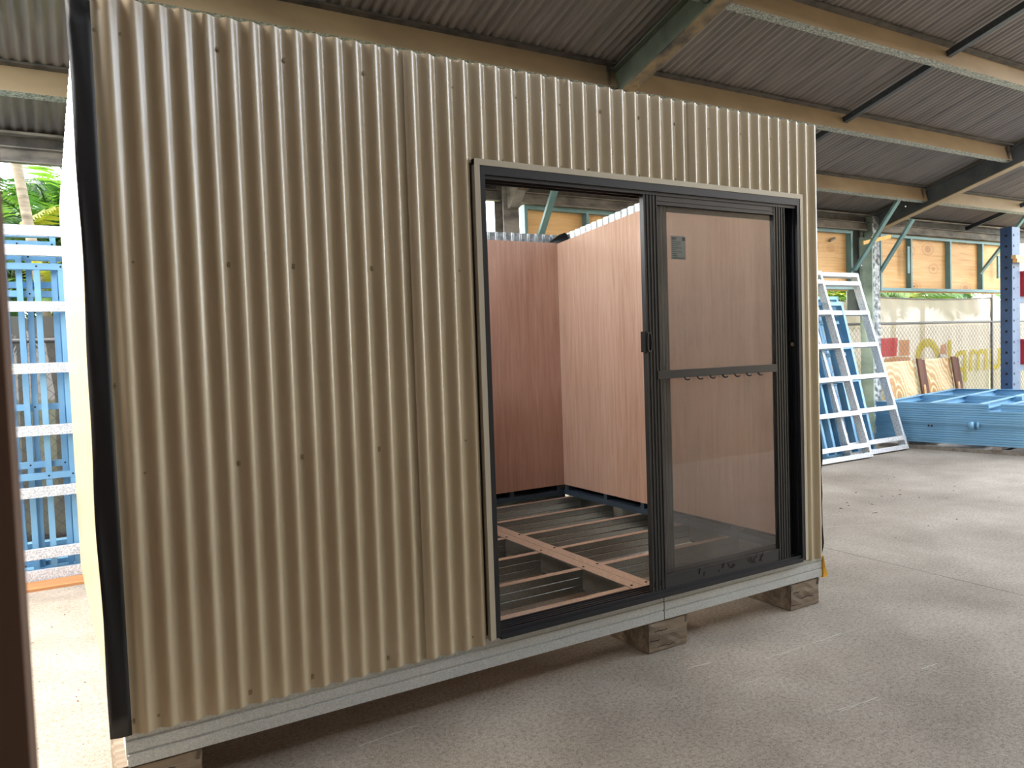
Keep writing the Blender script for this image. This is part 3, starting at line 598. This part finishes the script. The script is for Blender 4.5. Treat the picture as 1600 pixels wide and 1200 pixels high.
# sliding door (part) with its sub-parts
dr = MB(); dr.box(1.409, 1.434, -.02, .095, .288, 2.300); dr.box(3.388, 3.412, -.02, .095, .288, 2.300)
dr.box(1.434, 3.388, -.02, .095, 2.262, 2.300); dr.box(1.434, 3.388, -.024, .095, .279, .300)
for y in (-.012, .012, .034, .058, .082): dr.box(1.434, 3.388, y, y+.006, .300, .316)
for y in (-.012, .034, .082): dr.box(1.434, 3.388, y, y+.006, 2.246, 2.262)
for y in (.0, .030, .056, .082): dr.box(3.376, 3.388, y, y+.004, .300, 2.262)
frame = dr.build('sliding_door', 'alud', cab); lab(frame, 'black aluminium sliding door frame with tracks')
def leaf(x0, x1, z0, z1, yf, sw, midz=None, name='door_leaf', gl=True):
    o = MB()
    def rib(x0_, x1_, n):     # vertical stile with raised ribs
        o.box(x0_, x1_, yf+.004, yf+.028, z0, z1)
        for k in range(n+1):
            c = x0_+.003+(x1_-x0_-.006)*k/n; o.box(c-.003, c+.003, yf, yf+.0045, z0, z1)
    rib(x0, x0+sw, 4); rib(x1-sw, x1, 4)
    o.box(x0+sw, x1-sw, yf+.003, yf+.028, z1-.062, z1); o.box(x0+sw, x1-sw, yf+.003, yf+.028, z0, z0+.072)
    for zz in (z1-.064, z1-.045, z1-.02): o.box(x0+sw, x1-sw, yf, yf+.0035, zz-.0025, zz+.0025)
    o.box(x0+sw, x1-sw, yf, yf+.0035, z0+.07, z0+.074)
    if midz: o.box(x0+sw-.022, x1-sw+.002, yf-.004, yf+.02, midz-.026, midz+.014)
    lf = o.build(name, 'alu', frame)
    if gl:
        MB().box(x0+sw-.004, x1-sw+.004, yf+.014, yf+.0185, z0+.068, z1-.058).build('glass_pane', 'glass', frame)
    return lf
lab(leaf(2.300, 3.297, .305, 2.268, -.010, .086, 1.382), 'charcoal sliding leaf with a middle rail'); lab(leaf(2.415, 3.386, .317, 2.25, .046, .08, None, 'fixed_leaf', False), 'dark fixed leaf behind the sliding leaf')
MB().box(2.49, 3.31, .060, .0645, .385, 2.19).build('glass_pane', 'glass', frame)
h = MB(); hp_ = [(2.3145+.014*math.copysign(abs(math.cos(a))**.5, math.cos(a)), 1.538+.047*math.copysign(abs(math.sin(a))**.6, math.sin(a))) for a in [2*math.pi*i/20 for i in range(20)]]
h.v = [(x, -.017, z) for x, z in hp_]+[(2.3145+(x-2.3145)*.72, -.017, 1.538+(z-1.538)*.88) for x, z in hp_]+[(x, -.008, z) for x, z in hp_]
h.f = [(i, (i+1) % 20, 20+(i+1) % 20, 20+i) for i in range(20)]+[(i, 40+i, 40+(i+1) % 20, (i+1) % 20) for i in range(20)]
lab(h.build('pull_handle', mat('handle_edge', (78, 78, 78), .35), frame), 'small oval recessed pull')
h2 = MB(); h2.v = [(2.3145+(x-2.3145)*.74, -.0125, 1.538+(z-1.538)*.9) for x, z in hp_]; h2.f = [tuple(range(20))]; h2.build('pull_recess', 'dark', frame)
lab(MB().box(2.288, 2.300, -.012, .02, 1.49, 1.59).build('latch', 'dark', frame), 'black latch block on the leading edge')
for k in range(7):
    x = 2.555+.088*k; MB().tube([(x+.022*math.cos(a)-.0, -.016, 1.360+.016*math.sin(a)+.0) for a in [math.pi*(1.0+.72*i/6) for i in range(7)]], .004, 6).build('hook_clip', 'dark', frame, True)
# paper label with lines of print on the glass
lab(MB().box(2.483, 2.578, .0025, .0035, 1.944, 2.058).build('paper_label', 'sticker', frame), 'small grey printed paper label on the glass')
pl = MB()
for k, (a, b, hh) in enumerate(((.004, .034, .006), (.004, .028, .003), (.004, .062, .0025), (.004, .064, .0025), (.004, .05, .002), (.004, .066, .0025), (.004, .03, .002), (.004, .07, .002), (.008, .036, .003), (.008, .04, .003), (.012, .085, .003))):
    z = 2.050-.0098*k; pl.box(2.483+a, 2.483+b, .0015, .0026, z-hh, z)
pl.box(2.556, 2.576, .0015, .0026, 2.036, 2.054); pl.build('label_print', 'print', frame)
# scuffs on the bottom rail
sc = MB(); rnd = random.Random(4)
for cx, n_ in ((2.335, 5), (2.62, 2), (2.75, 3), (2.85, 4), (3.0, 6), (3.08, 4)):
    for k in range(n_):
        x = cx+rnd.uniform(-.03, .03); z = .33+rnd.uniform(0, .03); sc.bar((x, -.0085, z), (x+rnd.uniform(-.02, .02), -.0085, z+rnd.uniform(.008, .03)), .006, .0015, (0, 1, 0))
lab(sc.build('scuff_marks', 'dark', frame), 'dark scuffs and scribbles on the bottom rail')

# ------------------------------------------------------------------ timber blocks under the cabin
def block(x0, x1, y0, y1, z1, label, rz=0):
    import bmesh
    t = empty('timber_block', ((x0+x1)/2, (y0+y1)/2, 0), (0, 0, rz)); tag(t, label, 'block')
    bm = bmesh.new(); bmesh.ops.create_cube(bm, size=1); bmesh.ops.scale(bm, vec=(x1-x0, y1-y0, z1), verts=bm.verts); bmesh.ops.translate(bm, vec=(0, 0, z1/2), verts=bm.verts)
    bmesh.ops.bevel(bm, geom=bm.edges[:], offset=.007, segments=2, affect='EDGES')
    bmesh.ops.subdivide_edges(bm, edges=[e for e in bm.edges if e.calc_length() > .05], cuts=5, use_grid_fill=True)
    r = random.Random(x0)
    for v in bm.verts: v.co += Vector((r.uniform(-1, 1), r.uniform(-1, 1), r.uniform(-1, .2)*(0 if v.co.z < .003 else 1)))*.0022
    me = bpy.data.meshes.new('block_body'); bm.to_mesh(me); bm.free(); me.materials.append(M['block'])
    o = bpy.data.objects.new('block_body', me); C.objects.link(o); o.parent = t
    cr = MB(); 
    for k in range(3):
        z = .03+.036*k+r.uniform(-.008, .008); a = -(x1-x0)/2+r.uniform(.0, .10); b = a+r.uniform(.05, .14); p0 = (a, -(y1-y0)/2-.0008, z)
        for i in range(1, 7):
            p1 = (a+(b-a)*i/6, -(y1-y0)/2-.0008, z+r.uniform(-.004, .004)); cr.bar(p0, p1, .0011, .003, (0, 0, 1)); p0 = p1
    ck = MB()
    for sx in (-1, 1): ck.bar((sx*(x1-x0)*.47, -(y1-y0)/2-.0008, z1-.002), (sx*(x1-x0)*.44, -(y1-y0)/2-.0008, z1-.04), .012, .003, (0, 1, 0))
    ck.build('chipped_corner', 'blockend', t)
    cr.build('crack', 'dark', t)
block(2.275, 2.54, .012, .34, .154, 'weathered timber block under the middle of the cabin front, below the chassis joint')
block(3.315, 3.565, .012, .34, .154, 'weathered timber block under the right end of the cabin front')
block(-.05, .225, .02, .34, .154, 'weathered timber block under the left corner of the cabin')
for x, l in ((.1, 'timber block under the back left corner of the cabin'), (2.4, 'timber block under the middle of the cabin back'), (3.45, 'timber block under the back right corner of the cabin')): block(x-.12, x+.12, 2.2, 2.54, .154, l)

# ------------------------------------------------------------------ wall frames
def frame_thing(name, label, group, loc, rot, w, h, studs, rungs, m_, sw=.042, d=.09, rungw=None, part=None):
    """upright frame: local x across, z up the frame, y depth; studs are C sections, flange sw to the front, web d deep"""
    t = empty(name, loc, rot); tag(t, label, 'frame', group)
    for s in studs: MB().extrude(cprof(d, sw, .004, .012), (s, 0, 0), (s, 0, h), (0, 1, 0), (1, 0, 0)).build('stud', m_, t)
    rw = rungw or sw
    for i, z in enumerate(rungs):
        n_ = 'plate' if i in (0, len(rungs)-1) else 'rail'
        x0_, x1_ = (0, w) if not part or i in (0, len(rungs)-1) else part
        MB().extrude([(p_[0], p_[1]-.005) for p_ in cprof(rw, d*.7)], (x0_, 0, z), (x1_, 0, z), (0, 0, 1), (0, 1, 0)).build(n_, m_, t)
    bl = MB()
    for s in studs:
        for z in rungs: bl.tube([(s+sw/2, -.008, z+rw/2), (s+sw/2, -.004, z+rw/2)], .007, 6)
    bl.build('fixings', 'dark' if m_ == 'blue' else 'galv', t)
    return t
RG = [0, .125, .545, 1.0, 1.44, 1.90, 2.33, 2.455]
tl = math.atan(.30)
G = 'leaning galvanised frames'
f1 = frame_thing('wall_frame', 'galvanised frame leaning on the back wall, right of its pair and set slightly back', None, (8.34, 3.19, .02), (-tl, 0, 0), 1.22, 2.51, (0, 1.178), RG, 'galvb', .042, .1, .058)
f2 = frame_thing('wall_frame', 'galvanised frame leaning on the back wall, nearest the cabin corner', None, (7.40, 3.075, .02), (-tl, 0, 0), 1.22, 2.51, (0, 1.178), RG, 'galvb', .042, .1, .058)
RB = ((8.02, .17, (0, .16, .30, .62, .95), (0, .5, .95, 1.40, 2.0)), (7.30, .28, (.1, .46, .80, .95), (0, .62, 1.1, 1.6, 2.2)), (8.48, .39, (0, .22, .44, .72), (0, .35, .9, 1.3, 1.75, 2.1)), (7.75, .50, (.15, .42, .70, 1.0), (0, .45, 1.2, 1.9, 2.28)), (8.3, .61, (.1, .5, .74, .98), (0, .7, 1.05, 1.5, 1.92)))
lbs = ('blue frame standing directly behind the right galvanised frame', 'blue frame behind the left galvanised frame, nearest the cabin', 'narrow blue frame second behind the right galvanised frame', 'wide blue frame, second from the back behind the galvanised frames', 'blue frame farthest back behind the galvanised frames')
for (x, dy, st_, rg), l in zip(RB, lbs):
    frame_thing('wall_frame', l, 'blue frames leaning behind the galvanised pair', (x, 3.12+dy, .02), (-math.atan(.24), 0, 0), max(st_)+.045, max(rg)+.045, st_, rg, 'blue', .042, .09, .045)
# frames at the left behind the cabin
gl = frame_thing('wall_frame', 'galvanised frame with speckled rails at the left, in front of blue frames', None, (-1.27, 3.43, .012), (-.03, 0, 0), 1.30, 2.49, (.0, 1.258), [0, .15, .585, 1.02, 1.46, 1.895, 2.29, 2.43], 'galvb', .042, .06, .072)
# x of the studs in the world, depth behind, rails, sideways tilt
LB = ((.085, (-.90, -.273, -.124), (0, .70, 2.20), .0), (.175, (-.95, -.384, -.169), (0, .775, 2.37), .0), (.27, (-.9, -.352, -.10), (0, 1.2, 2.03, 2.30), .012), (.365, (-.8, -.46, -.135), (0, 2.08, 2.46), -.012))
ll = ('blue frame directly behind the left galvanised frame', 'second blue frame behind the left galvanised frame', 'third blue frame behind the left galvanised frame, tilted sideways', 'rearmost blue frame at the left, nearest the fence')
for (dy, st_, rg, tw), l in zip(LB, ll):
    x = -1.3
    frame_thing('wall_frame', l, 'blue frames leaning at the left', (x, 3.43+dy, .012), (-.03, tw, 0), max(st_)-x+.04, max(rg)+.045, [q-x for q in st_], rg, 'blue', .038, .08, .045)
pk = empty('steel_bundle', (-.6, 3.87, 0)); 
tag(pk, 'low stack of blue channels on the floor behind the left frames', 'steel')
for k in range(4): MB().extrude(cprof(.035, .09), (-.7, .16, .012+.038*k), (.62, .16, .012+.038*k), (0, 0, 1), (0, 1, 0)).build('channel', 'blue', pk)
tb = MB().box(-1.5, .05, 3.19, 3.405, 0, .018).build('timber_board', 'board'); tag(tb, 'orange-brown board lying on the floor before the left frames', 'board')

# ------------------------------------------------------------------ stack of blue frames lying at the right
ang = math.atan2(-(10.017-9.70), (3.30-1.99))       # left face runs along this direction
def stack_frame(i, label, z, x0, y0, y1, w=3.0, cross=(.0, .48, .96, 1.44, 1.92, 2.4)):
    t = empty('floor_frame', (9.63, 3.62, z), (0, 0, .21)); tag(t, label, 'frame', 'blue frames stacked flat on timber bearers')
    pr = [(0, 0), (.024, 0), (.026, .009), (.032, .009), (.034, 0), (.052, 0), (.054, .009), (.060, .009), (.062, 0), (.085, 0), (.085, .05), (.08, .05), (.08, .014), (.005, .014), (.005, .05), (0, .05)]
    for x, s in ((x0, 1), (x0+w/2, 1), (x0+w, -1)): MB().extrude(pr, (x, -y0, 0), (x, -y1, 0), (0, 0, 1), (s, 0, 0)).build('plate', 'blue', t)
    yy = y0
    while yy < y1-.1:
        MB().extrude(cprof(.08, .045), (x0+.012, -yy-.05, .0025), (x0+w-.012, -yy-.05, .0025), (0, 0, 1), (0, -1, 0)).build('stud', 'blue', t); yy += .6
    return t
offs = [(0, 0), (.03, .02), (-.02, -.03), (.01, .04), (.02, 0)]
nm_ = ('bottom', 'second from the bottom', 'third from the bottom', 'fourth from the bottom', 'fifth from the bottom', 'topmost, shorter')
for i in range(6):
    a = .012*((i*7) % 3-1); y1 = 3.4 if i < 5 else 1.30
    stack_frame(i, 'blue steel floor frame lying flat, '+nm_[i]+' of the stack at the right', .1+.0885*i, a, -.1+.02*(i % 2), y1)
fb = stack_frame(6, 'blue frame lying askew on the right part of the stack', .1+.0885*5, .12, 1.42, 3.3, 2.6); fb.rotation_euler = (0, 0, .17)
bl = MB().bar((0, 0, 0), (.09, 0, .0), .05, .07).v
tg = MB().tube([(9.825, 2.52, .305), (9.825, 2.52, .40)], .034, 10); tg.box(9.845, 9.86, 2.44, 2.47, .30, .40); o = tg.build('blue_pipe_offcut', 'blue', None, True); tag(o, 'short blue steel offcut clipped to the face of the stack', 'offcut')
# handwriting strokes on the stack face
hw = MB(); rnd = random.Random(11)
for row in range(2):
    for k in range(7):
        y = -2.25-.09*k-.2*row; z = .28+.09*row; hw.bar((-.004, y, z), (-.004, y-rnd.uniform(.01, .05), z+rnd.uniform(.01, .04)), .004, .002, (1, 0, 0))
for i in (0,):
    t = [o for o in C.objects if o.name.startswith('floor_frame')][0]
    q = hw.build('handwriting', 'ink', t); lab(q, 'faint handwritten marks on the blue channels')
ph = MB()
for yy in (-.60, -.64, -1.86, -1.9): ph.tube([(-.003, yy, .045), (.001, yy, .045)], .013, 8)
ph.build('punched_holes', 'dark', [o for o in C.objects if o.name.startswith('floor_frame')][2])
for k, (dy, l) in enumerate(((.25, 'grey timber bearer under the back of the blue stack'), (1.35, 'grey timber bearer under the middle of the blue stack'), (2.9, 'grey timber bearer under the front of the blue stack'))):
    t = MB().box(-.02, 3.0, -dy-.1, -dy, 0, .045).build('timber_bearer', 'beam', None, False, (9.63, 3.62, .05)); t.rotation_euler = (0, 0, .21); tag(t, l, 'timber')
t = MB().box(.005, .1, -3.4, .05, 0, .049).build('timber_bearer', 'beam', None, False, (9.63, 3.62, 0)); t.rotation_euler = (0, 0, .21); tag(t, 'long grey timber bearer along the left edge of the blue stack', 'timber')
t = MB().box(2.7, 2.8, -3.4, .05, 0, .049).build('timber_bearer', 'beam', None, False, (9.63, 3.62, 0)); t.rotation_euler = (0, 0, .21); tag(t, 'long grey timber bearer along the far edge of the blue stack', 'timber')

# ------------------------------------------------------------------ plywood sheets and brown timbers leaning on the fence
for x0, x1, l, zt in ((10.95, 11.72, 'pale knotty plywood sheet on the fence, left one beside the galvanised frame', 1.14), (11.9, 12.75, 'pale knotty plywood sheet on the fence, between the brown timbers', 1.15)):
    t = empty('plywood_sheet', (x0, 4.26, 0), (-.16, 0, 0)); tag(t, l, 'plywood'); MB().box(0, x1-x0, 0, .017, .0, zt).build('sheet', 'wply', t)
for x, l in ((11.74, 'brown timber pair leaning between the two plywood sheets'), (12.72, 'brown timber pair leaning at the right edge of the plywood sheets')):
    t = empty('timber_bundle', (x, 4.2, 0), (-.16, 0, 0)); tag(t, l, 'timber')
    MB().box(0, .12, 0, .03, .0, 1.17).build('plank', 'brown', t); lab(MB().box(.03, .085, -.012, .0, .28, .74).build('plank', 'wply', t), 'pale offcut on the brown plank'); MB().box(.13, .2, .005, .03, .0, 1.15).build('plank', 'brown', t)

# ------------------------------------------------------------------ blue rack at the right edge
rk = empty('pallet_rack', (12.95, 3.6, 0)); tag(rk, 'tall blue perforated steel rack at the right edge, behind the blue stack', 'rack')
def upright(x, y):
    o = MB().box(x, x+.24, y, y+.18, 0, 3.2).build('upright', 'bluedk', rk)
    hl = MB()
    for k in range(17):
        z = .35+k*.17
        hl.tube([(x+.05, y-.001, z), (x+.05, y+.004, z)], .02, 8); hl.tube([(x-.001, y+.09, z), (x+.004, y+.09, z)], .022, 8); hl.tube([(x+.17, y-.001, z+.02), (x+.17, y+.004, z+.02)], .008, 6)
    hl.build('slot_holes', 'dark', rk)
upright(.0, -.05); upright(2.4, -.05); upright(0, -1.1) if False else None
MB().box(.24, 2.4, -.02, .1, 2.0, 2.1).build('cross_beam', 'bluedk', rk); MB().box(.24, 2.4, -.02, .1, .9, 1.0).build('cross_beam', 'bluedk', rk)
for z, y, l in ((2.63, 0, 'lower pale plank on the blue rack'), (2.69, .02, 'upper pale plank on the blue rack')):
    t = MB().box(-.03, 2.6, y-.14, y-.072, z, z+.055).build('rack_plank', 'yply', None, False, (12.95, 3.6, 0)); tag(t, l, 'plank')
for z, l in ((2.1, 'red crate on the upper shelf of the blue rack'), (1.0, 'red crate on the lower shelf of the blue rack')):
    t = empty('red_crate', (13.45, 3.52, z)); tag(t, l, 'crate')
    b = MB(); b.box(-.18, .3, 0, .02, .0, .4); b.box(-.18, .3, .3, .32, 0, .4); b.box(-.18, -.16, .02, .3, 0, .4); b.box(.28, .3, .02, .3, 0, .4); b.box(-.16, .28, .02, .3, 0, .02); b.build('crate_body', 'red', t)
    MB().box(-.2, .32, -.015, .335, .36, .41).build('crate_rim', 'red', t)

# ------------------------------------------------------------------ foreground post
t = MB().box(-.262, -.163, -2.25, -2.16, 0, RZ(-2.2)-.1).build('timber_post', 'post'); tag(t, 'dark brown post close to the camera at the left edge', 'post')
